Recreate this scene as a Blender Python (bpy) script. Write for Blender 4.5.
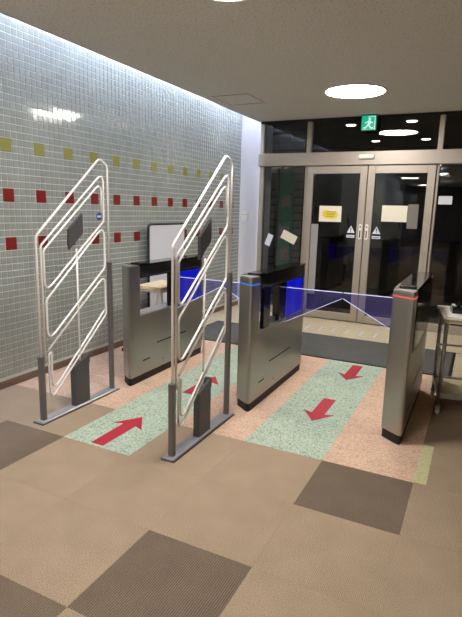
import bpy, bmesh, math, random
from mathutils import Matrix, Vector
random.seed(7)
for o in list(bpy.data.objects):
    bpy.data.objects.remove(o)
scene = bpy.context.scene
C = scene.collection

# ------------------------------------------------------------------ camera
F_PX, PITCH, ROLL, YAW, EYE = 500.0, math.radians(11.23), math.radians(1.53), math.radians(26.11), 1.41
fwd = Vector((-math.sin(YAW) * math.cos(PITCH), math.cos(YAW) * math.cos(PITCH), -math.sin(PITCH)))
rgt = Vector((math.cos(YAW), math.sin(YAW), 0))
upv = rgt.cross(fwd)
r2 = math.cos(ROLL) * rgt + math.sin(ROLL) * upv
u2 = -math.sin(ROLL) * rgt + math.cos(ROLL) * upv
cd = bpy.data.cameras.new('camera')
cam = bpy.data.objects.new('camera', cd)
C.objects.link(cam)
M = Matrix((r2, u2, -fwd)).transposed().to_4x4()
M.translation = (0, 0, EYE)
cam.matrix_world = M
cd.sensor_fit = 'VERTICAL'
cd.sensor_height = 24
cd.lens = F_PX / 617 * 24
cd.clip_start = .02
scene.camera = cam

# ------------------------------------------------------------------ night outside, exposure
w = bpy.data.worlds.new('night')
scene.world = w
w.use_nodes = True
w.node_tree.nodes['Background'].inputs[0].default_value = (.20, .28, .42, 1)
w.node_tree.nodes['Background'].inputs[1].default_value = .006
vs = scene.view_settings
vs.view_transform = 'Standard'
vs.look = 'None'
vs.gamma = 1
vs.use_curve_mapping = False
vs.exposure = 0.0
LAMP = 66.0         # ceiling disc lamps
COVE = 88.0         # tube in the wall slot
PORCH = 22.0        # downlights in the porch outside

# ------------------------------------------------------------------ materials
def srgb(r, g, b):
    f = lambda c: (c / 255 / 12.92) if c / 255 <= .04045 else ((c / 255 + .055) / 1.055) ** 2.4
    return (f(r), f(g), f(b), 1)

def newmat(name):
    m = bpy.data.materials.new(name)
    m.use_nodes = True
    nt = m.node_tree
    return m, nt, nt.nodes['Principled BSDF']

def basic(name, col, rough=.5, metal=0., spec=.5, noise=0., scale=30., bump=0., coat=0.):
    m, nt, b = newmat(name)
    b.inputs['Base Color'].default_value = col
    b.inputs['Roughness'].default_value = rough
    b.inputs['Metallic'].default_value = metal
    b.inputs['Specular IOR Level'].default_value = spec
    b.inputs['Coat Weight'].default_value = coat
    if noise or bump:
        tc = nt.nodes.new('ShaderNodeTexCoord')
        n = nt.nodes.new('ShaderNodeTexNoise')
        n.inputs['Scale'].default_value = scale
        n.inputs['Detail'].default_value = 4
        nt.links.new(tc.outputs['Object'], n.inputs['Vector'])
        if noise:
            mx = nt.nodes.new('ShaderNodeMix')
            mx.data_type = 'RGBA'
            mx.blend_type = 'MULTIPLY'
            mx.inputs[0].default_value = 1
            mx.inputs[6].default_value = col
            mr = nt.nodes.new('ShaderNodeMapRange')
            mr.inputs[1].default_value = .3
            mr.inputs[2].default_value = .7
            mr.inputs[3].default_value = 1 - noise
            mr.inputs[4].default_value = 1 + noise
            nt.links.new(n.outputs['Fac'], mr.inputs[0])
            nt.links.new(mr.outputs[0], mx.inputs[7])
            nt.links.new(mx.outputs[2], b.inputs['Base Color'])
        if bump:
            bp = nt.nodes.new('ShaderNodeBump')
            bp.inputs['Strength'].default_value = bump
            bp.inputs['Distance'].default_value = .002
            nt.links.new(n.outputs['Fac'], bp.inputs['Height'])
            nt.links.new(bp.outputs[0], b.inputs['Normal'])
    return m

def emit(name, col, strength, base=(0, 0, 0, 1)):
    m, nt, b = newmat(name)
    b.inputs['Base Color'].default_value = base
    b.inputs['Emission Color'].default_value = col
    b.inputs['Emission Strength'].default_value = strength
    b.inputs['Roughness'].default_value = .3
    return m

def carpet(name, col, rib=.25, spec_noise=.18, ribscale=46, speck=None):
    """needle-felt / ribbed carpet tile: fine grain, ribs, per-tile tone"""
    m, nt, b = newmat(name)
    N, L = nt.nodes.new, nt.links.new
    b.inputs['Roughness'].default_value = .95
    b.inputs['Specular IOR Level'].default_value = .15
    tc = N('ShaderNodeTexCoord')
    n = N('ShaderNodeTexNoise'); n.inputs['Scale'].default_value = 260; n.inputs['Detail'].default_value = 2
    n2 = N('ShaderNodeTexNoise'); n2.inputs['Scale'].default_value = 6; n2.inputs['Detail'].default_value = 3
    wv = N('ShaderNodeTexWave'); wv.wave_type = 'BANDS'; wv.bands_direction = 'Y'
    wv.inputs['Scale'].default_value = ribscale; wv.inputs['Distortion'].default_value = .6
    wv.inputs['Detail'].default_value = 1
    for t in (n, n2, wv):
        L(tc.outputs['Object'], t.inputs['Vector'])
    oi = N('ShaderNodeObjectInfo')
    def rng(src, a, bb, lo=0., hi=1.):
        r = N('ShaderNodeMapRange')
        r.inputs[1].default_value = lo; r.inputs[2].default_value = hi
        r.inputs[3].default_value = a; r.inputs[4].default_value = bb
        L(src, r.inputs[0]); return r.outputs[0]
    def mul(a, bb):
        k = N('ShaderNodeMath'); k.operation = 'MULTIPLY'; L(a, k.inputs[0]); L(bb, k.inputs[1]); return k.outputs[0]
    f = mul(rng(n.outputs['Fac'], 1 - spec_noise * 1.6, 1 + spec_noise * 1.6, .3, .7), rng(wv.outputs['Fac'], 1 - rib, 1 + rib * .6))
    f = mul(f, rng(n2.outputs['Fac'], .93, 1.07, .3, .7))
    f = mul(f, rng(oi.outputs['Random'], .985, 1.015))
    base = None
    if speck:
        v = N('ShaderNodeTexVoronoi'); v.inputs['Scale'].default_value = 120
        L(tc.outputs['Object'], v.inputs['Vector'])
        sx = N('ShaderNodeSeparateColor'); L(v.outputs['Color'], sx.inputs[0])
        cr = N('ShaderNodeValToRGB'); cr.color_ramp.interpolation = 'CONSTANT'
        e = cr.color_ramp.elements
        e[0].position = 0; e[0].color = speck[0]
        e[1].position = .16; e[1].color = col
        x = e.new(.72); x.color = speck[1]
        L(sx.outputs[0], cr.inputs[0]); base = cr.outputs[0]
    mx = N('ShaderNodeMix'); mx.data_type = 'RGBA'; mx.blend_type = 'MULTIPLY'
    mx.inputs[0].default_value = 1; mx.inputs[6].default_value = col
    if base: L(base, mx.inputs[6])
    L(f, mx.inputs[7]); L(mx.outputs[2], b.inputs['Base Color'])
    bp = N('ShaderNodeBump'); bp.inputs['Strength'].default_value = .5; bp.inputs['Distance'].default_value = .002
    L(mul(wv.outputs['Fac'], n.outputs['Fac']), bp.inputs['Height']); L(bp.outputs[0], b.inputs['Normal'])
    return m

def brushed(name, col, rough=.34):
    """brushed stainless steel, grain running upright"""
    m, nt, b = newmat(name)
    N, L = nt.nodes.new, nt.links.new
    b.inputs['Base Color'].default_value = col
    b.inputs['Metallic'].default_value = 1
    tc = N('ShaderNodeTexCoord')
    mp = N('ShaderNodeMapping'); mp.inputs['Scale'].default_value = (160, 160, 2.5)
    n = N('ShaderNodeTexNoise'); n.inputs['Scale'].default_value = 2; n.inputs['Detail'].default_value = 3
    L(tc.outputs['Object'], mp.inputs[0]); L(mp.outputs[0], n.inputs['Vector'])
    r = N('ShaderNodeMapRange'); r.inputs[3].default_value = rough - .06; r.inputs[4].default_value = rough + .08
    L(n.outputs['Fac'], r.inputs[0]); L(r.outputs[0], b.inputs['Roughness'])
    return m

def clear_pane(name, tint=(1, 1, 1, 1), boost=1.0):
    m, nt, b = newmat(name)
    nt.nodes.remove(b)
    N, L = nt.nodes.new, nt.links.new
    out = nt.nodes['Material Output']
    tr = N('ShaderNodeBsdfTransparent'); tr.inputs[0].default_value = tint
    gl = N('ShaderNodeBsdfGlossy'); gl.inputs['Roughness'].default_value = .012
    fr = N('ShaderNodeFresnel'); fr.inputs[0].default_value = 1.5
    ge = N('ShaderNodeNewGeometry')
    inv = N('ShaderNodeMath'); inv.operation = 'SUBTRACT'; inv.inputs[0].default_value = 1
    L(ge.outputs['Backfacing'], inv.inputs[1])
    k = N('ShaderNodeMath'); k.operation = 'MULTIPLY'; L(fr.outputs[0], k.inputs[0]); L(inv.outputs[0], k.inputs[1])
    k2 = N('ShaderNodeMath'); k2.operation = 'MULTIPLY'; k2.inputs[1].default_value = boost; k2.use_clamp = True
    L(k.outputs[0], k2.inputs[0])
    mx = N('ShaderNodeMixShader')
    L(k2.outputs[0], mx.inputs[0]); L(tr.outputs[0], mx.inputs[1]); L(gl.outputs[0], mx.inputs[2])
    L(mx.outputs[0], out.inputs[0])
    return m

def glow_acrylic(name, col, strength, clear):
    m, nt, b = newmat(name)
    nt.nodes.remove(b)
    N, L = nt.nodes.new, nt.links.new
    out = nt.nodes['Material Output']
    tr = N('ShaderNodeBsdfTransparent'); tr.inputs[0].default_value = (.78, .78, .94, 1)
    em = N('ShaderNodeEmission'); em.inputs[0].default_value = col; em.inputs[1].default_value = strength
    gl = N('ShaderNodeBsdfGlossy'); gl.inputs['Roughness'].default_value = .05
    m1 = N('ShaderNodeMixShader'); m1.inputs[0].default_value = clear
    m2 = N('ShaderNodeMixShader'); m2.inputs[0].default_value = .05
    L(em.outputs[0], m1.inputs[1]); L(tr.outputs[0], m1.inputs[2])
    L(m1.outputs[0], m2.inputs[1]); L(gl.outputs[0], m2.inputs[2]); L(m2.outputs[0], out.inputs[0])
    return m

def ceiling_mat():
    m, nt, b = newmat('rock wool ceiling')
    N, L = nt.nodes.new, nt.links.new
    b.inputs['Roughness'].default_value = .95
    b.inputs['Specular IOR Level'].default_value = .1
    tc = N('ShaderNodeTexCoord')
    n = N('ShaderNodeTexNoise'); n.inputs['Scale'].default_value = 75; n.inputs['Detail'].default_value = 4
    L(tc.outputs['Object'], n.inputs['Vector'])
    cr = N('ShaderNodeValToRGB')
    e = cr.color_ramp.elements
    e[0].position = .32; e[0].color = srgb(168, 164, 157)
    e[1].position = .44; e[1].color = srgb(222, 219, 213)
    L(n.outputs['Fac'], cr.inputs[0]); L(cr.outputs[0], b.inputs['Base Color'])
    bp = N('ShaderNodeBump'); bp.inputs['Strength'].default_value = .5; bp.inputs['Distance'].default_value = .003
    L(n.outputs['Fac'], bp.inputs['Height']); L(bp.outputs[0], b.inputs['Normal'])
    return m

MT = dict(
    brown=carpet('brown carpet', srgb(157, 138, 117), .16, .24),
    dark=carpet('dark ribbed carpet', srgb(113, 99, 85), .36, .24, 34),
    pink=carpet('pink speckled tile', srgb(200, 170, 148), .02, .12, speck=(srgb(182, 150, 128), srgb(208, 180, 158))),
    green=carpet('green speckled tile', srgb(164, 180, 163), .02, .12, speck=(srgb(134, 152, 135), srgb(184, 196, 180))),
    strip=basic('pale green strip', srgb(186, 182, 140), .8, noise=.15, scale=60),
    seam=basic('floor bed', srgb(150, 130, 108), .95),
    cream=basic('cream stone', srgb(206, 192, 164), .28, noise=.10, scale=18),
    mat=carpet('grey entrance mat', srgb(92, 92, 90), .3, .25, 60),
    arrow=basic('crimson vinyl', srgb(168, 26, 48), .6, noise=.12, scale=120),
    ceil=ceiling_mat(),
    plain=basic('painted wall', srgb(98, 94, 89), .85),  # hall walls out of view, toned dark to dim fill and glass reflections
    white=basic('white paint', srgb(226, 224, 226), .6),
    darkwall=basic('dark outside wall', srgb(46, 46, 48), .8),
    grout=basic('pale grout', srgb(206, 209, 200), .8),
    tile=basic('sage glazed tile', srgb(149, 153, 146), .09, spec=.6, noise=.10, scale=9),
    red=basic('red glazed tile', srgb(120, 40, 36), .16, spec=.6),
    yellow=basic('mustard glazed tile', srgb(138, 136, 74), .16, spec=.6),
    skirting=basic('brown skirting', srgb(112, 90, 74), .6),
    alu=basic('taupe aluminium', srgb(172, 162, 151), .42, .5),
    steel=brushed('brushed steel', srgb(172, 170, 165)),
    steel2=brushed('satin steel', srgb(190, 187, 182), .42),
    base=basic('base plate steel', srgb(158, 157, 158), .3, .35),
    black=basic('gloss black', srgb(9, 9, 10), .09, spec=.6),
    smoked=basic('smoked black top', srgb(26, 25, 24), .16, spec=.6),
    matt=basic('matt black', srgb(16, 15, 15), .6),
    charcoal=basic('charcoal grey', srgb(78, 78, 80), .45, .3),
    sleeve=basic('grey sleeve', srgb(112, 110, 109), .35, .5),
    rod=basic('clear white rod', srgb(234, 230, 228), .16, spec=.8, coat=.5),
    glass=clear_pane('door glass', (.68, .70, .70, 1), 1.6),
    lamp=emit('lamp diffuser', (1, .95, .89, 1), LAMP, (1, 1, 1, 1)),
    tube=emit('cool tube', (.68, .76, 1, 1), COVE, (1, 1, 1, 1)),
    porch=emit('porch lamp', (1, .95, .88, 1), PORCH, (1, 1, 1, 1)),
    bluelit=emit('blue lit panel', (.0, .008, 1, 1), .45),
    blueled=emit('blue led', (.06, .25, 1, 1), .75),
    redled=emit('red led', (1, .10, .09, 1), .9),
    flap=glow_acrylic('blue acrylic', (.17, .16, 1, 1), .26, .86),
    rim=emit('acrylic edge', (.55, .58, 1, 1), .55, (.6, .6, .7, 1)),
    exitg=emit('exit green', (0, .55, .32, 1), .75),
    exitw=emit('exit white', (.55, 1, .82, 1), .9),
    housing=basic('sign housing', srgb(30, 62, 50), .5),
    paper=basic('paper', srgb(226, 220, 202), .8),
    papery=basic('yellow print', srgb(222, 200, 60), .8),
    paperg=basic('grey sheet', srgb(120, 114, 106), .8),
    sheetg=basic('light grey sheet', srgb(150, 148, 146), .6),
    printing=basic('brown print', srgb(140, 110, 40), .8),
    sticker=basic('white sticker', srgb(215, 218, 225), .6),
    blueprint=basic('blue print', srgb(40, 52, 140), .6),
    wood=basic('pale wood', srgb(222, 198, 158), .4, noise=.08, scale=12),
    board=basic('whiteboard enamel', srgb(214, 214, 222), .22),
    plastic=basic('white plastic', srgb(234, 231, 222), .3),
    glaz=basic('frosted shelf', srgb(206, 196, 160), .35),
    block=basic('grey block', srgb(150, 148, 142), .8, noise=.15, scale=25),
    gboard=basic('green board', srgb(88, 160, 130), .7, noise=.15, scale=10),
    dimblue=basic('blue panel', srgb(40, 70, 130), .6),
    photo=basic('photo print', srgb(176, 164, 158), .7, noise=.4, scale=30),
)

# ------------------------------------------------------------------ mesh helpers
def obj(name, bm, mat, parent=None, loc=None, smooth=False):
    me = bpy.data.meshes.new(name)
    bmesh.ops.recalc_face_normals(bm, faces=bm.faces)
    bm.to_mesh(me); bm.free()
    if smooth:
        for p in me.polygons: p.use_smooth = True
    me.materials.append(MT[mat])
    o = bpy.data.objects.new(name, me)
    C.objects.link(o)
    if parent: o.parent = parent
    if loc: o.location = loc
    return o

def tag(o, label=None, cat=None, group=None, kind=None):
    if label: o['label'] = label
    if cat: o['category'] = cat
    if group: o['group'] = group
    if kind: o['kind'] = kind
    return o

def thing(name, label, cat, loc=(0, 0, 0), rz=0, group=None, kind=None):
    o = bpy.data.objects.new(name, None)
    C.objects.link(o)
    o.location = loc; o.rotation_euler = (0, 0, rz)
    o.empty_display_size = .1
    return tag(o, label, cat, group, kind)

def add_box(bm, x0, x1, y0, y1, z0, z1, bev=0., seg=1):
    g = bmesh.ops.create_cube(bm, size=1)
    vs_ = g['verts']
    for v in vs_:
        v.co = Vector(((x0 + x1) / 2 + v.co.x * (x1 - x0), (y0 + y1) / 2 + v.co.y * (y1 - y0), (z0 + z1) / 2 + v.co.z * (z1 - z0)))
    if bev:
        es = list({e for v in vs_ for e in v.link_edges})
        bmesh.ops.bevel(bm, geom=es, offset=bev, segments=seg, affect='EDGES', clamp_overlap=True)
    return bm

def box(x0, x1, y0, y1, z0, z1, bev=0., seg=1):
    return add_box(bmesh.new(), x0, x1, y0, y1, z0, z1, bev, seg)

def fillet(pts, r, closed=False, n=5):
    out = []
    P = [Vector(p) for p in pts]
    N = len(P)
    for i, p in enumerate(P):
        if not closed and i in (0, N - 1):
            out.append(p); continue
        a, b = P[i - 1], P[(i + 1) % N]
        da, db = (a - p), (b - p)
        la, lb = da.length, db.length
        da.normalize(); db.normalize()
        ang = da.angle(db)
        d = min(r / math.tan(ang / 2), la * .45, lb * .45)
        s, e = p + da * d, p + db * d
        for k in range(n + 1):
            t = k / n
            out.append((1 - t) ** 2 * s + 2 * t * (1 - t) * p + t * t * e)
    return out

def tube(pts, r, closed=False, nrm=(1, 0, 0), sides=8, bm=None):
    """planar path swept with a circle; nrm is the plane normal"""
    bm = bm or bmesh.new()
    nv = Vector(nrm)
    N = len(pts)
    rings = []
    for i, p in enumerate(pts):
        a = pts[i - 1] if (i > 0 or closed) else p
        b = pts[(i + 1) % N] if (i < N - 1 or closed) else p
        t = (b - a).normalized()
        s = t.cross(nv).normalized()
        rings.append([bm.verts.new(p + nv * (r * math.cos(2 * math.pi * k / sides)) + s * (r * math.sin(2 * math.pi * k / sides))) for k in range(sides)])
    for i in range(N if closed else N - 1):
        A, B = rings[i], rings[(i + 1) % N]
        for k in range(sides):
            bm.faces.new((A[k], A[(k + 1) % sides], B[(k + 1) % sides], B[k]))
    if not closed:
        bm.faces.new(rings[0]); bm.faces.new(rings[-1])
    return bm

def cyl(cx, cy, z0, z1, r, n=24, r2=None, bm=None):
    bm = bm or bmesh.new()
    r2 = r if r2 is None else r2
    A = [bm.verts.new((cx + r * math.cos(2 * math.pi * k / n), cy + r * math.sin(2 * math.pi * k / n), z0)) for k in range(n)]
    B = [bm.verts.new((cx + r2 * math.cos(2 * math.pi * k / n), cy + r2 * math.sin(2 * math.pi * k / n), z1)) for k in range(n)]
    for k in range(n):
        bm.faces.new((A[k], A[(k + 1) % n], B[(k + 1) % n], B[k]))
    bm.faces.new(A); bm.faces.new(B)
    return bm

def prism(poly, a, b, axis='z', bm=None):
    """extrude a 2-D polygon along an axis from a to b. axis z: (x,y); y: (x,z); x: (y,z)"""
    bm = bm or bmesh.new()
    f = {'z': lambda p, t: (p[0], p[1], t), 'y': lambda p, t: (p[0], t, p[1]), 'x': lambda p, t: (t, p[0], p[1])}[axis]
    A = [bm.verts.new(f(p, a)) for p in poly]
    B = [bm.verts.new(f(p, b)) for p in poly]
    n = len(poly)
    for k in range(n):
        bm.faces.new((A[k], A[(k + 1) % n], B[(k + 1) % n], B[k]))
    bm.faces.new(A); bm.faces.new(B)
    return bm

def rrect(x0, x1, y0, y1, r, n=6, corners=(1, 1, 1, 1)):
    """rounded rectangle polygon; corners order: (x0,y0) (x1,y0) (x1,y1) (x0,y1)"""
    out = []
    for (cx, cy, a0), on in zip(((x0, y0, 180), (x1, y0, 270), (x1, y1, 0), (x0, y1, 90)), corners):
        rr = r * on
        if rr <= 0:
            out.append((cx, cy)); continue
        ox = cx + (rr if cx == x0 else -rr); oy = cy + (rr if cy == y0 else -rr)
        for k in range(n + 1):
            a = math.radians(a0 + 90 * k / n)
            out.append((ox + rr * math.cos(a), oy + rr * math.sin(a)))
    return out

def dup(root, dx=0, dy=0, dz=0, **kw):
    r = root.copy(); C.objects.link(r)
    r.location = root.location + Vector((dx, dy, dz))
    for ch in root.children:
        c = ch.copy(); C.objects.link(c); c.parent = r
        for g in ch.children:
            d = g.copy(); C.objects.link(d); d.parent = c
    return tag(r, **kw)

# ------------------------------------------------------------------ dimensions of the place
XW = -3.19            # tiled wall face
YF = 6.45             # face of the glazed front
HC = 2.56             # ceiling
XE = -2.79            # ceiling edge at the light slot
XR, YB = 3.6, -10.5   # far right wall and the wall behind the camera

# ------------------------------------------------------------------ floor
floor = obj('floor', box(XW - .2, XR, YB, YF + .1, -.12, -.006), 'seam')
tag(floor, 'brown carpet tile floor with green and pink lanes through the gates', 'floor', kind='structure')
TS = .5
def tile_mesh(name, mat, sx=TS, sy=TS, th=.006, gap=.0002):
    bm = box(-sx / 2 + gap, sx / 2 - gap, -sy / 2 + gap, sy / 2 - gap, -th, 0, .0004)
    o = obj(name, bm, mat)
    C.objects.unlink(o)
    return o
protos = {k: tile_mesh('carpet_tile' if k in ('brown', 'dark') else 'speckled_tile', k) for k in ('brown', 'dark', 'pink', 'green')}
def lay(kind, x, y, rot=0):
    o = protos[kind].copy(); C.objects.link(o)
    o.parent = floor; o.location = (x, y, 0); o.rotation_euler = (0, 0, rot)
    return o
DARK = {(1, -2), (3, -4), (4, -3), (5, -1), (7, -2), (8, -4), (0, -4), (2, -5), (6, -6)}
for ci in range(0, 12):
    for ri in range(-7, 4):
        x0, y0 = -3.18 + TS * ci, 2.64 + TS * ri
        kind = 'brown'
        if ci == 2 and ri >= -1: kind = 'green'
        elif ci == 4 and ri >= 0: kind = 'green'
        elif ci <= 5 and ri >= 0: kind = 'pink'
        elif (ci, ri) in DARK: kind = 'dark'
        rot = 0 if kind == 'dark' and (ci, ri) == (5, -1) else (math.pi / 2 if (ci + ri) % 2 else 0)
        lay(kind, x0 + TS / 2, y0 + TS / 2, rot)
for o in protos.values(): bpy.data.objects.remove(o)
tag(obj('floor_strip', box(-.183, -.115, 2.645, 3.14, -.001, .0025, .001), 'strip', floor), 'pale green strip')
# cream stone between the mat and the doors
cream = [(-3.18 + .6 * i, 5.57 + .44 * j) for i in range(8) for j in range(2)]
proto = None
for (x, y) in cream:
    if proto is None:
        proto = obj('stone_tile', box(-.299, .299, -.219, .219, -.006, 0, .0012), 'cream', floor, (x + .3, y + .22, 0))
    else:
        o = proto.copy(); C.objects.link(o); o.location = (x + .3, y + .22, 0)
for i in range(8):
    o = proto.copy(); C.objects.link(o); o.location = (.2 + .6 * i, 5.12, 0)
bar0 = None
for i in range(12):
    loc = (-2.3 + .165 * i, 5.86, 0)
    if bar0 is None:
        bar0 = obj('guide_bar', prism(rrect(-.012, .012, -.11, .11, .011, 3), 0, .004), 'sticker', floor, loc)
    else:
        o = bar0.copy(); C.objects.link(o); o.location = loc
mat_o = thing('entrance_mat', 'long grey ribbed entrance mat lying across the floor before the glass doors', 'mat', (-1.5, 5.1, 0))
obj('pile', box(-1.375, 1.375, -.43, .43, -.004, .006, .002), 'mat', mat_o)
obj('edging', add_box(add_box(add_box(box(-1.4, 1.4, -.455, -.43, -.004, .005), -1.4, 1.4, .43, .455, -.004, .005), -1.4, -1.375, -.43, .43, -.004, .005), 1.375, 1.4, -.43, .43, -.004, .005), 'matt', mat_o)
obj('corner_stone', box(-3.18, XE - .025, 6.45, 6.72, -.02, 0), 'cream', floor)
obj('stone_base', box(-3.18, 3.6, 4.64, 5.56, -.02, -.003), 'cream', floor)

def arrow(x, y, rz, label):
    """arrow pointing along +y from its tail"""
    poly = [(-.046, 0), (.046, 0), (.046, .315), (.112, .29), (0, .455), (-.112, .29), (-.046, .315)]
    o = obj('floor_arrow', prism(poly, 0, .0025), 'arrow')
    o.location = (x, y, 0); o.rotation_euler = (0, 0, rz)
    return tag(o, label, 'arrow', 'red arrows on the floor lanes')
arrow(-1.935, 2.165, 0, 'red floor arrow on the green lane between the two white security gates')
arrow(-1.90, 3.16, 0, 'red floor arrow pointing inward on green lane between steel turnstiles, behind a security gate')
arrow(-.90, 3.60, math.pi, 'nearer red floor arrow pointing at the viewer on the right green lane')
arrow(-.90, 4.57, math.pi, 'farther red floor arrow on the right green lane just before the grey mat')

# ------------------------------------------------------------------ ceiling, slot, walls
ceil = obj('ceiling', box(XE, XR, YB, YF - .02, HC, HC + .05), 'ceil')
tag(ceil, 'speckled grey acoustic ceiling with a light slot along the tiled wall', 'ceiling', kind='structure')
tag(obj('ceiling_slot', box(XW - .2, XR, YB, YF + .5, 3.06, 3.12), 'white'), 'white top of the light slot above the tiled wall', 'ceiling', kind='structure')
obj('slot_lip', box(XE - .012, XE, YB, YF - .02, HC - .002, HC + .07), 'plain', ceil)
tag(obj('wall_right', box(XR, XR + .1, YB, YF + .1, -.1, 3.0), 'plain'), 'plain darkened wall on the right side of the hall', 'wall', kind='structure')
tag(obj('wall_back', box(XW - .2, XR, YB - .1, YB, -.1, 3.0), 'plain'), 'plain darkened wall at the back of the hall', 'wall', kind='structure')

wall = obj('wall_left', box(XW - .12, XW - .004, YB, 6.92, -.1, 3.06), 'grout')
tag(wall, 'sage green glazed mosaic tile wall with rows of red and mustard accent tiles', 'wall', kind='structure')
PITCH_Y, PITCH_Z = .3130 / 6, .3600 / 7
# accent tiles sit on a 2 x 2 block of the small grid
y_origin = 2.688 - PITCH_Y          # lower corner of the accent block at k = 0
z_red = 1.470
z_origin = z_red - PITCH_Z
def cell_range():
    js = range(-44, 80)
    is_ = range(int((.066 - z_origin) // PITCH_Z) + 1, int((2.95 - z_origin) // PITCH_Z))
    return js, is_
accents = {}
for k in range(-5, 13):
    for row, m_ in ((0, 'red'), (-7, 'red'), (7, 'yellow')):
        accents[(6 * k, row)] = m_
taken = set()
for (j, i) in accents:
    for a in (0, 1):
        for b in (0, 1): taken.add((j + a, i + b))
verts, faces = [], []
def pillow(y0, y1, z0, z1, th, ch, jit=0.):
    """one glazed tile: flat face with chamfered rim"""
    n = len(verts)
    x0 = XW - .004; x1 = XW + th
    t1 = random.uniform(-jit, jit); t2 = random.uniform(-jit, jit)
    for (x, e) in ((x0, 0), (x1 - ch, 0), (x1, ch)):
        for (yy, zz, sy, sz) in ((y0 + e, z0 + e, -1, -1), (y1 - e, z0 + e, 1, -1), (y1 - e, z1 - e, 1, 1), (y0 + e, z1 - e, -1, 1)):
            verts.append((x + (0 if e == 0 and x == x0 else t1 * sy + t2 * sz), yy, zz))
    for lv in (0, 4):
        for q in range(4):
            a, b = n + lv + q, n + lv + (q + 1) % 4
            faces.append((a, b, b + 4, a + 4))
    faces.append((n + 8, n + 9, n + 10, n + 11))
js, is_ = cell_range()
G = .0029
for j in js:
    for i in is_:
        if (j, i) in taken: continue
        y0, z0 = y_origin + j * PITCH_Y, z_origin + i * PITCH_Z
        if y0 + PITCH_Y > 6.725: continue
        pillow(y0 + G, y0 + PITCH_Y - G, z0 + G, z0 + PITCH_Z - G, .0, .0012, .00012)
me = bpy.data.meshes.new('small_tiles'); me.from_pydata(verts, [], faces); me.materials.append(MT['tile'])
st = bpy.data.objects.new('small_tiles', me); C.objects.link(st); st.parent = wall; st['kind'] = 'stuff'
for row, m_ in ((0, 'red'), (-7, 'red'), (7, 'yellow')):
    verts, faces = [], []
    pillow(-PITCH_Y + G, PITCH_Y - G, -PITCH_Z + G, PITCH_Z - G, .0012, .0014)
    me = bpy.data.meshes.new('accent_tile'); me.from_pydata([(v[0] - XW, v[1], v[2]) for v in verts], [], faces); me.materials.append(MT[m_])
    for k in range(-5, 13):
        o = bpy.data.objects.new('accent_tile', me); C.objects.link(o); o.parent = wall
        o.location = (XW, y_origin + (6 * k + 1) * PITCH_Y, z_origin + (row + 1) * PITCH_Z)
sk = obj('baseboard_left', box(XW, XW + .012, YB, 6.72, 0, .06, .003), 'skirting')
tag(sk, 'low brown baseboard under the tiled wall', 'baseboard', kind='structure')

# white wall closing the corner beside the glass front
tag(obj('wall_front', add_box(box(XW - .1, XE + .005, 6.72, 6.88, -.1, 3.06), XE - .025, XE + .005, 6.46, 6.72, -.1, 3.06), 'white'),
    'plain white corner wall between the tiled wall and the glass front', 'wall', kind='structure')
bx = thing('wall_sensor', 'small white control box mounted on the white corner wall', 'control box', (-3.10, 6.72, 1.312))
obj('housing', box(-.05, .05, -.03, 0, -.07, .07, .006, 2), 'plastic', bx)
for dx in (-.022, .022):
    obj('dot', box(dx - .006, dx + .006, -.0315, -.028, .022, .034), 'matt', bx)

# ------------------------------------------------------------------ glazed front
def frame_bar(name, x0, x1, z0, z1, y0=YF, y1=YF + .09, parent=None, mat='alu'):
    return obj(name, box(x0, x1, y0, y1, z0, z1, .004), mat, parent)
beam = thing('trim_1', 'wide taupe aluminium beam across the glass front above the doors', 'beam', (0, YF, 0), kind='structure')
obj('beam_box', box(XE + .006, XR, -.06, .13, 1.985, 2.145, .005), 'alu', beam)
obj('sensor', box(-1.44, -1.255, -.10, -.06, 2.055, 2.105, .008, 2), 'plastic', beam)
obj('ceiling_rail', box(XE + .006, XR, 0, .12, HC - .03, HC + .02), 'matt', beam)
tag(obj('wall_lintel', box(XE, XR, YF + .16, YF + .26, HC + .02, 3.06), 'darkwall'), 'dark lintel closing the space above the glass front', 'wall', kind='structure')
def window(name, x0, x1, z0, z1, label, sides=(.05, .05, .0, .0)):
    t = thing(name, label, 'window', (0, 0, 0), kind='structure')
    l, r, b, tp = sides
    if l: frame_bar('mullion', x0, x0 + l, z0, z1, parent=t)
    if r: frame_bar('mullion', x1 - r, x1, z0, z1, parent=t)
    if b: frame_bar('bottom_rail', x0 + l, x1 - r, z0, z0 + b, parent=t)
    if tp: frame_bar('top_rail', x0 + l, x1 - r, z1 - tp, z1, parent=t)
    obj('pane', box(x0 + l, x1 - r, YF + .03, YF + .038, z0 + b, z1 - tp), 'glass', t)
    return t
XL0, XD0, XD1, XD2 = XE + .006, -2.11, -1.327, -.548
window('window_1', XL0, XD0, .0, 1.985, 'narrow fixed glass side panel next to the white corner wall', (.06, .03, .1, .0))
window('window_2', XD2 + .005, .95, .0, 1.985, 'fixed glass side panel right of the sliding doors', (.03, .05, .1, .0))
window('window_3', XL0, XD0 + .025, 2.145, HC - .03, 'leftmost transom pane above the beam, by the white corner wall', (.05, .055, 0, 0))
window('window_4', XD0 + .025, XD2 + .045, 2.145, HC - .03, 'wide transom pane above the sliding doors', (0, .06, 0, 0))
window('window_5', XD2 + .045, .95, 2.145, HC - .03, 'rightmost transom pane above the beam', (0, .05, 0, 0))
window('window_6', .955, XR, .0, 1.985, 'large fixed glass panel at the far right of the front', (.05, .05, .1, 0))
window('window_7', .955, XR, 2.145, HC - .03, 'transom pane at the far right of the front', (.05, .05, 0, 0))

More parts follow.
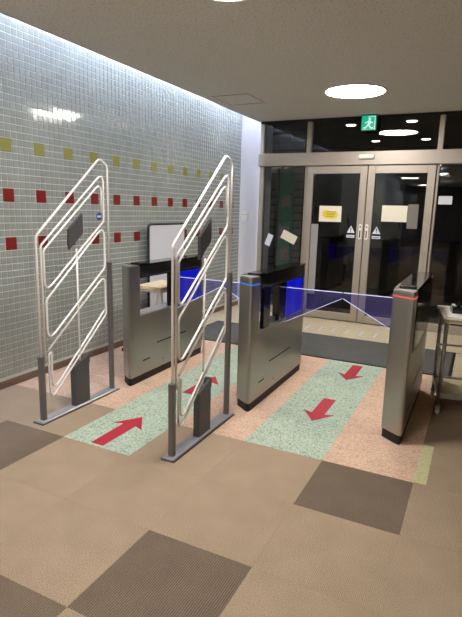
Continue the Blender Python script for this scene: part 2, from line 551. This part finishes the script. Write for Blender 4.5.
def door(name, x0, x1, label, handle_side):
    t = thing(name, label, 'door', (0, 0, 0), kind='structure')
    y0, y1 = YF - .03, YF + .01
    sw = .088
    frame_bar('stile', x0, x0 + sw, .012, 1.98, y0, y1, t)
    frame_bar('stile', x1 - sw, x1, .012, 1.98, y0, y1, t)
    frame_bar('top_rail', x0 + sw, x1 - sw, 1.885, 1.98, y0, y1, t)
    frame_bar('bottom_rail', x0 + sw, x1 - sw, .012, .11, y0, y1, t)
    obj('pane', box(x0 + sw, x1 - sw, y0 + .018, y0 + .026, .11, 1.885), 'glass', t)
    hx = (x1 - .036) if handle_side > 0 else (x0 + .036)
    h = obj('handle', box(hx - .019, hx + .019, y0 - .014, y0, 1.08, 1.27, .006, 2), 'plastic', t)
    obj('keyhole', box(hx - .007, hx + .007, y0 - .016, y0 - .013, 1.225, 1.245), 'matt', h)
    obj('grip_recess', box(hx - .008, hx + .008, y0 - .016, y0 - .013, 1.10, 1.19), 'charcoal', h)
    yg = y0 + .018
    for side in ((handle_side,) if True else ()):
        sx = x1 - sw - .07 if handle_side > 0 else x0 + sw + .065
        s = obj('warning_triangle', prism([(sx - .05, 1.155), (sx + .05, 1.155), (sx, 1.245)], yg - .002, yg, 'y'), 'sticker', t)
        obj('exclamation', add_box(box(sx - .007, sx + .007, yg - .004, yg - .002, 1.185, 1.222), sx - .007, sx + .007, yg - .004, yg - .002, 1.166, 1.177), 'blueprint', s)
        s2 = obj('sticker', box(sx - .05, sx + .05, yg - .002, yg, 1.095, 1.128), 'sticker', t)
        obj('print_line', box(sx - .04, sx + .04, yg - .003, yg - .002, 1.107, 1.116), 'blueprint', s2)
    return t
door('door_1', XD0 + .005, XD1 - .004, 'left sliding glass door with taupe frame and a sheet with yellow print', 1)
door('door_2', XD1 + .004, XD2, 'right sliding glass door with taupe frame and a large cream sheet', -1)
# sheets taped to the glass
def sheet(name, x0, x1, z0, z1, y, mat, label, cat='paper', rot=0):
    cx, cz = (x0 + x1) / 2, (z0 + z1) / 2
    o = obj(name, box(x0 - cx, x1 - cx, -.0012, 0, z0 - cz, z1 - cz), mat)
    o.location = (cx, y, cz); o.rotation_euler = (0, rot, 0)
    return tag(o, label, cat)
YG = YF - .0125
p = thing('paper_notice', 'white paper notice with a yellow print on the left glass door', 'paper', (-1.77, YG, 1.385))
obj('sheet', box(-.145, .145, -.0012, 0, -.10, .10), 'paper', p)
h_ = obj('yellow_print', prism([(-.10, -.03), (-.06, -.06), (.02, -.062), (.09, -.05), (.105, -.01), (.08, .035), (.0, .03), (-.05, .05), (-.10, .03)], -.0022, -.0012, 'y'), 'papery', p)
for q in range(4):
    obj('text_line', box(-.06 + .02 * (q % 2), .05 + .01 * q, -.003, -.0022, -.035 + .02 * q, -.028 + .02 * q), 'printing', h_)
sheet('paper_notice', -1.125, -.825, 1.31, 1.505, YG, 'paper', 'blank cream paper sheet on the right glass door')
sheet('grey_notice', -.82, -.70, 1.235, 1.525, YG, 'paperg', 'narrow grey sheet on the right door beside the cream paper')
sheet('paper_notice', -.495, -.345, 1.53, 1.625, YF + .028, 'sticker', 'small white paper on the fixed glass panel right of the doors')
sheet('tall_notice', -2.012, -1.918, .33, 1.25, YG, 'sheetg', 'tall narrow light grey sheet along the left edge of the left glass door')
sheet('paper_slip', -2.66, -2.58, .93, 1.09, YF + .028, 'sticker', 'bright white slip of paper on the left side pane, tilted', rot=.35)
sheet('paper_slip', -2.44, -2.22, 1.0, 1.12, YF + .028, 'paper', 'wide paper sheet on the left side pane, slanting down to the right', rot=.42)

# exit sign under the ceiling
ex = thing('exit_sign', 'lit green emergency exit sign with a running figure under the ceiling', 'exit sign', (-1.345, YF - .11, HC))
obj('housing', box(-.092, .092, .004, .05, -.187, 0, .004), 'housing', ex)
fc = obj('lit_face', box(-.084, .084, -.001, .004, -.180, -.014), 'exitg', ex)
for (a, b, c, d) in ((-.005, .075, -.032, -.024), (.067, .075, -.175, -.032), (-.005, .003, -.075, -.032), (-.07, -.02, -.172, -.166)):
    obj('doorway_line', box(a, b, -.003, -.001, c, d), 'exitw', fc)
man = prism([(-.012, -.075), (.018, -.07), (.03, -.10), (.012, -.125), (.035, -.15), (.052, -.150), (.055, -.165), (.026, -.165), (-.006, -.132), (-.032, -.16), (-.06, -.16), (-.06, -.147), (-.038, -.145), (-.012, -.112)], -.003, -.001, 'y')
prism([(-.045, -.092), (-.012, -.078), (-.012, -.09), (-.04, -.104)], -.003, -.001, 'y', man)
prism([(.018, -.075), (.05, -.095), (.046, -.106), (.018, -.09)], -.003, -.001, 'y', man)
prism([(.012 + .014 * math.cos(k * math.pi / 5), -.055 + .014 * math.sin(k * math.pi / 5)) for k in range(10)], -.003, -.001, 'y', man)
obj('running_figure', man, 'exitw', fc)

# ------------------------------------------------------------------ ceiling lamps, hatch, slot light
def disc_lamp(x, y, label):
    t = thing('ceiling_lamp', label, 'lamp', (x, y, HC), group='round ceiling lamps')
    bm = bmesh.new()
    n = 40
    prof = [(.300, 0), (.300, -.008), (.282, -.010), (.278, -.002)]
    rings = [[bm.verts.new((r * math.cos(2 * math.pi * k / n), r * math.sin(2 * math.pi * k / n), z)) for k in range(n)] for r, z in prof]
    for a, b in zip(rings, rings[1:]):
        for k in range(n): bm.faces.new((a[k], a[(k + 1) % n], b[(k + 1) % n], b[k]))
    obj('rim', bm, 'white', t, smooth=True)
    obj('diffuser', cyl(0, 0, -.006, -.001, .279, 40), 'lamp', t)
disc_lamp(-1.24, 5.13, 'bright round ceiling lamp nearest the glass doors')
disc_lamp(-1.30, 2.475, 'round ceiling lamp only just showing at the top edge')
for (x, y, l) in ((-1.3, -.2, 'just behind'), (-1.3, -2.9, 'a few steps behind'), (-2.28, -4.75, 'well behind'), (-2.27, -8.9, 'far behind')):
    disc_lamp(x, y, 'round ceiling lamp in the hall ' + l + ' the viewer')
hatch = thing('ceiling_hatch', 'square ceiling access hatch beside the light slot', 'hatch', (-2.47, 5.1, HC))
obj('panel', box(-.195, .195, -.215, .215, -.003, 0), 'ceil', hatch)
for (a, b, c, d) in ((-.21, .21, -.23, -.219), (-.21, .21, .219, .23), (-.21, -.199, -.219, .219), (.199, .21, -.219, .219)):
    obj('hatch_frame', box(a, b, c, d, -.006, 0), 'alu', hatch)
for (a, b, l) in ((-9.6, -5.2, 'farthest behind the viewer'), (-5.1, -.7, 'second from the far back'), (-.6, 3.0, 'second from the white corner wall'), (3.1, 6.62, 'next to the white corner wall')):
    s = thing('slot_light', 'cool white tube light hidden in the ceiling slot, ' + l, 'tube light', (XE - .07, (a + b) / 2, 2.86), group='tubes in the ceiling slot')
    hl = (b - a) / 2
    obj('light_tube', tube([Vector((0, -hl, 0)), Vector((0, hl, 0))], .013, nrm=(0, 0, 1)), 'tube', s)
    obj('holder', box(.02, .058, -hl, hl, -.02, .02), 'plastic', s)
    for q in (-.8, 0, .8):
        obj('bracket', box(.03, .05, q * hl - .01, q * hl + .01, .02, .20), 'plastic', s)

# ------------------------------------------------------------------ security gates
def rod_loop(pts, r, name, parent, fr, closed=True):
    path = fillet([Vector((0, y, z)) for y, z in pts], fr, closed)
    return obj(name, tube(path, r, closed), 'rod', parent, smooth=True)

def security_gate(x, label):
    t = thing('security_gate', label, 'security gate', (x, 2.225, 0), group='white security gates')
    Y = lambda v: v - 2.225
    obj('base_plate', box(-.040, .040, -.030, .735, 0, .018, .004), 'base', t)
    obj('base_edge', box(-.045, .045, -.036, .741, 0, .010, .002), 'charcoal', t)
    obj('front_sleeve', prism(rrect(-.019, .019, -.004, .032, .010, 3), .018, .445), 'sleeve', t)
    obj('rear_sleeve', prism(rrect(-.018, .018, .684, .716, .010, 3), .018, 1.0), 'sleeve', t)
    rod_loop([(Y(2.243), .44), (Y(2.243), 1.215), (Y(2.84), 1.735), (Y(2.921), 1.69), (Y(2.921), .98)], .0085, 'outer_frame', t, .05, False)
    rod_loop([(Y(2.278), .40), (Y(2.278), 1.155), (Y(2.875), 1.645), (Y(2.872), 1.30), (Y(2.30), .855), (Y(2.30), 1.125), (Y(2.852), 1.575), (Y(2.852), 1.36)], .0072, 'antenna_loop', t, .04, False)
    rod_loop([(Y(2.305), .805), (Y(2.875), 1.275), (Y(2.875), .965), (Y(2.305), .53)], .0078, 'antenna_loop', t, .045)
    rod_loop([(Y(2.305), .475), (Y(2.875), .915), (Y(2.875), .615), (Y(2.305), .125), (Y(2.305), .44), (Y(2.328), .46), (Y(2.328), .185), (Y(2.86), .65)], .0072, 'antenna_loop', t, .04, False)
    rod_loop([(Y(2.59), .33), (Y(2.59), 1.12)], .007, 'centre_pole', t, .01, False)
    obj('control_box', prism(rrect(-.022, .022, .283, .438, .010, 3), .018, .30), 'charcoal', t)
    obj('box_cap', prism([(.283, .30), (.438, .30), (.438, .362)], -.022, .022, 'x'), 'charcoal', t)
    poly = [(.293, 1.118), (.425, 1.222), (.425, 1.355), (.293, 1.25)]
    obj('signal_panel', prism(poly, -.009, .009, 'x'), 'charcoal', t)
    return t
security_gate(-2.45, 'white rod security gate on a steel base, nearer the tiled wall')
security_gate(-1.45, 'white rod security gate standing between the floor lane and the open carpet, centre')

# ------------------------------------------------------------------ turnstiles
def turnstile(x, label, led, flaps, outer=None, posts=((.235, .365), (.545, .70))):
    t = thing('turnstile', label, 'turnstile', (x, 3.04, 0), group='brushed steel flap turnstiles')
    W, Ln, H = .070, 1.165, .965
    # slanted nose: the right front corner leads the left one
    def plan(e=0., back=Ln, r=.022, rb=.03):
        pts = fillet([Vector((-W + e, .098 + e, 0)), Vector((W - e, e, 0)), Vector((W - e, back - e, 0)), Vector((-W + e, back - e, 0))], r, True, 4)
        return [(p.x, p.y) for p in pts]
    obj('kick_plate', prism(plan(.006), 0, .062), 'matt', t)
    obj('lower_body', prism(plan(), .062, .555), 'steel', t)
    obj('front_column', prism(plan(0, .16), .555, .952), 'steel', t)
    obj('rear_column', prism(rrect(-W, W, Ln - .05, Ln, .045, 6, (0, 0, 1, 1)), .555, .952), 'steel', t)
    # open window with a steel sill, sensor posts and a lit panel
    obj('sill', box(-W + .01, W - .01, .15, Ln - .05, .555, .562), 'base', t)
    for (a, b) in posts:
        obj('sensor_post', box(W - .034, W - .006, a, b, .562, .862, .006, 2), 'black', t)
    obj('panel_backing', box(-W + .012, W - .026, .72, Ln - .055, .562, .858), 'black', t)
    obj('lit_panel', box(W - .026, W - .014, .722, Ln - .057, .562, .845), 'bluelit', t)
    tb = obj('top_housing', box(-W + .002, W - .002, .15, Ln - .05, .858, .952, .003), 'smoked', t)
    for (a, b) in ((.17, .62), (.78, 1.1)):
        for s in (-1, 1):
            obj('slot', box(s * (W - .003) - .002, s * (W - .003) + .002, a, b, .868, .876), 'matt', tb)
    lid = obj('lid', prism(rrect(-W + .002, W - .002, .13, Ln - .01, .012, 4), .952, H, 'z'), 'black', t)
    obj('front_cap', prism(plan(.004, .165), .952, .961), 'steel2', t)
    # card reader on the lid
    obj('card_reader', prism(rrect(-.05, .05, .18, .28, .012, 3), H, H + .006), 'smoked', lid)
    if led:
        obj('status_light', prism(plan(-.0015, .145), (.905 if led == 'blueled' else .918), (.914 if led == 'blueled' else .927)), led, t)
    for s in (-1, 1):
        xs = s * W
        for (a, b, z) in ((.375, .845, .285), (.175, .275, .175)):
            obj('slot', box(xs - .0012, xs + .0012, a, b, z - .005, z + .005), 'matt', t)
        obj('lock', prism([(.47 + .008 * math.cos(k * math.pi / 4), .118 + .008 * math.sin(k * math.pi / 4)) for k in range(8)], xs - .0015, xs + .0015, 'x'), 'charcoal', t)
    for s in flaps:
        poly = [(s * W, .808), (s * W, .535), (s * .512, .766), (s * .512, .808)]
        f = obj('flap', prism(poly, .695, .705, 'y'), 'flap', t)
        e1 = prism([(s * W, .808), (s * .512, .808), (s * .512, .812), (s * W, .812)], .694, .706, 'y')
        prism([(s * W, .531), (s * W, .535), (s * .512, .766), (s * .512, .762)], .694, .706, 'y', e1)
        obj('flap_edge', e1, 'rim', f)
    if outer:
        xs = outer * W
        obj('side_cover', prism([(.135, .57), (Ln - .05, .57), (Ln - .02, .93), (.135, .945)], xs - .001 * outer, xs + .005 * outer, 'x'), 'black', t)
    return t
turnstile(-2.437, 'brushed steel turnstile nearest the tiled wall, small table showing through its window', None, (1,), posts=((.58, .70),))
turnstile(-1.407, 'middle brushed steel turnstile with a blue light band and a blue lit panel', 'blueled', (-1, 1))
turnstile(-.372, 'rightmost brushed steel turnstile with a red light band and a black side cover', 'redled', (-1,), 1)

# ------------------------------------------------------------------ furniture by the tiled wall
tb = thing('side_table', 'small table with pale wood top and white splayed legs behind a turnstile', 'table', (-2.81, 4.13, 0))
obj('table_top', prism(rrect(-.15, .15, -.22, .24, .03, 4), .632, .660), 'wood', tb)
for sx in (-1, 1):
    for sy in (-1, 1):
        a, b = Vector((sx * .25, (.17 if sy > 0 else -.29), .02)), Vector((sx * .11, (.14 if sy > 0 else -.16), .632))
        lg = obj('leg', tube([a, b], .012, nrm=(0, 0, 1)), 'plastic', tb)
        obj('foot', cyl(a.x, a.y, 0, .028, .018, 10), 'matt', lg)
obj('apron', box(-.12, .12, -.18, .18, .60, .632), 'plastic', tb)

wb = thing('whiteboard', 'upright whiteboard with rounded black frame standing against the tiled wall', 'whiteboard', (-3.10, 4.68, 0))
obj('panel', prism(rrect(-.345, .345, .22, 1.225, .035, 5), -.008, .008, 'x'), 'board', wb)
rim = fillet([Vector((0, -.352, .212)), Vector((0, .352, .212)), Vector((0, .352, 1.232)), Vector((0, -.352, 1.232))], .045, True)
obj('frame', tube(rim, .013, True), 'matt', wb, smooth=True)
for sy in (-1, 1):
    lg = obj('leg', box(-.012, .012, sy * .31 - .012, sy * .31 + .012, .03, .215), 'matt', wb)
    obj('foot', box(-.06, .16, sy * .31 - .016, sy * .31 + .016, 0, .03, .006), 'matt', lg)
mg = obj('magnet', prism([(.016 * math.cos(k * math.pi / 8), .016 * math.sin(k * math.pi / 8)) for k in range(16)], 0, .008, 'x'), 'blueprint')
mg.location = (-3.092, 4.90, 1.09)
tag(mg, 'small round blue magnet on the whiteboard', 'magnet')
bd = thing('wall_badge', 'small round blue and white sticker on the tiled wall behind the first gate', 'sticker', (XW + .0003, 3.678, 1.312))
obj('disc', prism([(.036 * math.cos(k * math.pi / 12), .036 * math.sin(k * math.pi / 12)) for k in range(24)], 0, .0015, 'x'), 'blueprint', bd)
obj('white_band', prism([(-.026, -.009), (.026, -.009), (.026, .009), (-.026, .009)], .0015, .0022, 'x'), 'sticker', bd)

# ------------------------------------------------------------------ trolley at the right edge
tr = thing('trolley_table', 'steel tube trolley table with cream shelves at the right edge', 'trolley', (-.145, 3.72, 0), math.radians(9))
DW, DD = .62, .40
obj('table_top', prism(rrect(-.035, DW, -.03, DD + .03, .02, 3), .700, .722), 'plastic', tr)
obj('top_edge', prism(rrect(-.025, DW - .01, -.02, DD + .02, .02, 3), .672, .700), 'glaz', tr)
obj('lower_shelf', box(0, DW - .03, 0, DD, .135, .150, .004), 'glaz', tr)
obj('shelf_rail', add_box(add_box(box(0, DW - .03, -.012, 0, .125, .165), 0, DW - .03, DD, DD + .012, .125, .165), -.012, 0, 0, DD, .125, .165), 'steel2', tr)
for (px_, py_) in ((0, 0), (0, DD), (DW - .04, 0), (DW - .04, DD)):
    lg = obj('leg', tube([Vector((px_, py_, .06)), Vector((px_, py_, .672))], .0135, nrm=(1, 0, 0), sides=10), 'steel2', tr, smooth=True)
    obj('caster', box(px_ - .014, px_ + .014, py_ - .022, py_ + .022, 0, .044, .010, 2), 'plastic', lg)
    obj('caster_fork', box(px_ - .018, px_ + .018, py_ - .012, py_ + .012, .035, .062, .003), 'steel2', lg)
obj('cross_rail', tube([Vector((0, DD, .42)), Vector((DW - .04, DD, .42))], .009, nrm=(0, 0, 1)), 'steel2', tr)
obj('cross_rail', tube([Vector((.0, 0, .42)), Vector((0, DD, .42))], .009, nrm=(0, 0, 1)), 'steel2', tr)
dv = thing('desk_device', 'small black device with white keys on the trolley top', 'device', (-.09, 3.90, .722), .2)
obj('body', prism([(-.045, 0), (.055, 0), (.055, .022), (-.02, .05), (-.045, .04)], -.055, .055, 'y'), 'black', dv)
for k in range(3):
    obj('key', box(-.038 + .0, -.018, -.042 + .03 * k, -.022 + .03 * k, .048, .056, .003), 'sticker', dv)
cb = obj('power_cord', tube(fillet([Vector((0, 0, .60)), Vector((.01, 0, .22)), Vector((-.02, 0, .19)), Vector((-.05, 0, .23)), Vector((-.03, 0, .40))], .03), .004, nrm=(0, 1, 0), sides=6), 'matt')
cb.location = (.045, 4.14, 0)
tag(cb, 'thin black power cord hanging behind the trolley', 'cord')

# ------------------------------------------------------------------ porch outside the glass
pf = obj('floor_porch', prism([(XE, YF + .1), (XR, YF + .1), (XR, 12.0), (-4.2, 12.0), (-4.2, 6.89), (XE, 6.89)], -.12, 0), 'darkwall')
tag(pf, 'dark paved porch floor outside the glass doors', 'floor', kind='structure')
pc = obj('ceiling_porch', prism([(XE + .006, YF + .14), (XR, YF + .14), (XR, 9.6), (-4.2, 9.6), (-4.2, 6.89), (XE + .006, 6.89)], HC + .005, HC + .06), 'darkwall')
tag(pc, 'dark porch ceiling outside with small downlights', 'ceiling', kind='structure')
for (x, y, l) in ((-1.725, 7.03, 'nearer left'), (-.937, 6.95, 'nearer right'), (-1.70, 8.66, 'farther left'), (-.93, 8.63, 'farther right')):
    t = thing('porch_downlight', 'small porch downlight seen through the transom glass, ' + l + ' of the four', 'lamp', (x, y, HC + .005), group='downlights in the porch')
    obj('trim_ring', cyl(0, 0, -.008, 0, .078, 20), 'plastic', t)
    obj('lens', cyl(0, 0, -.010, -.008, .062, 20), 'porch', t)
# added blocks for the tiled wall's reflection, and green board, behind side pane
bw = thing('reflection_standin', 'grey block wall added behind the side pane for the tile pattern reflected there', 'wall', (0, 0, 0), kind='structure')
obj('joint_backing', box(-4.2, -2.48, 7.42, 7.55, 0, HC), 'matt', bw)
b0 = None
for r in range(22):
    for c in range(6):
        loc = (-2.58 - .2 * c, 7.41, .06 + .115 * r)
        if b0 is None: b0 = obj('block', box(-.096, .096, -.02, .02, -.052, .052, .004), 'block', bw, loc)
        else:
            o = b0.copy(); C.objects.link(o); o.location = loc
gb = thing('notice_board', 'tall green notice board with pinned photos behind the side pane', 'notice board', (-2.70, 7.3, 0))
obj('board', box(-.11, .11, 0, .03, .15, 1.98), 'gboard', gb)
for (x, z, s) in ((0, 1.55, .09), (-.01, 1.08, .10), (.01, .75, .09)):
    obj('pinned_photo', box(x - s * .8, x + s * .8, -.004, 0, z - s, z + s), 'photo', gb)
obj('post', box(-.15, -.11, 0, .04, 0, 2.05), 'darkwall', gb)
bp_ = thing('blue_panel', 'dim blue upright panel next to the green notice board', 'panel', (-2.37, 7.35, 0))
obj('face', box(-.07, .07, 0, .03, .75, 1.30), 'dimblue', bp_)
obj('post', box(-.02, .02, .03, .05, 0, 1.25), 'darkwall', bp_)
# outer glazing of the porch, unlit beyond
og = thing('window_8', 'dark outer glass front of the porch', 'window', (0, 0, 0), kind='structure')
for x in (-4.1, -3.0, -1.9, -.8, .3, 1.4, 2.5, 3.5):
    obj('mullion', box(x, x + .06, 9.5, 9.6, 0, HC), 'darkwall', og)
obj('pane', box(-4.2, XR, 9.54, 9.548, 0, HC), 'glass', og)
tag(obj('ground', box(-14, 14, 12.0, 30, -.14, -.02), 'darkwall'), 'dark ground outside at night', 'ground', kind='structure')
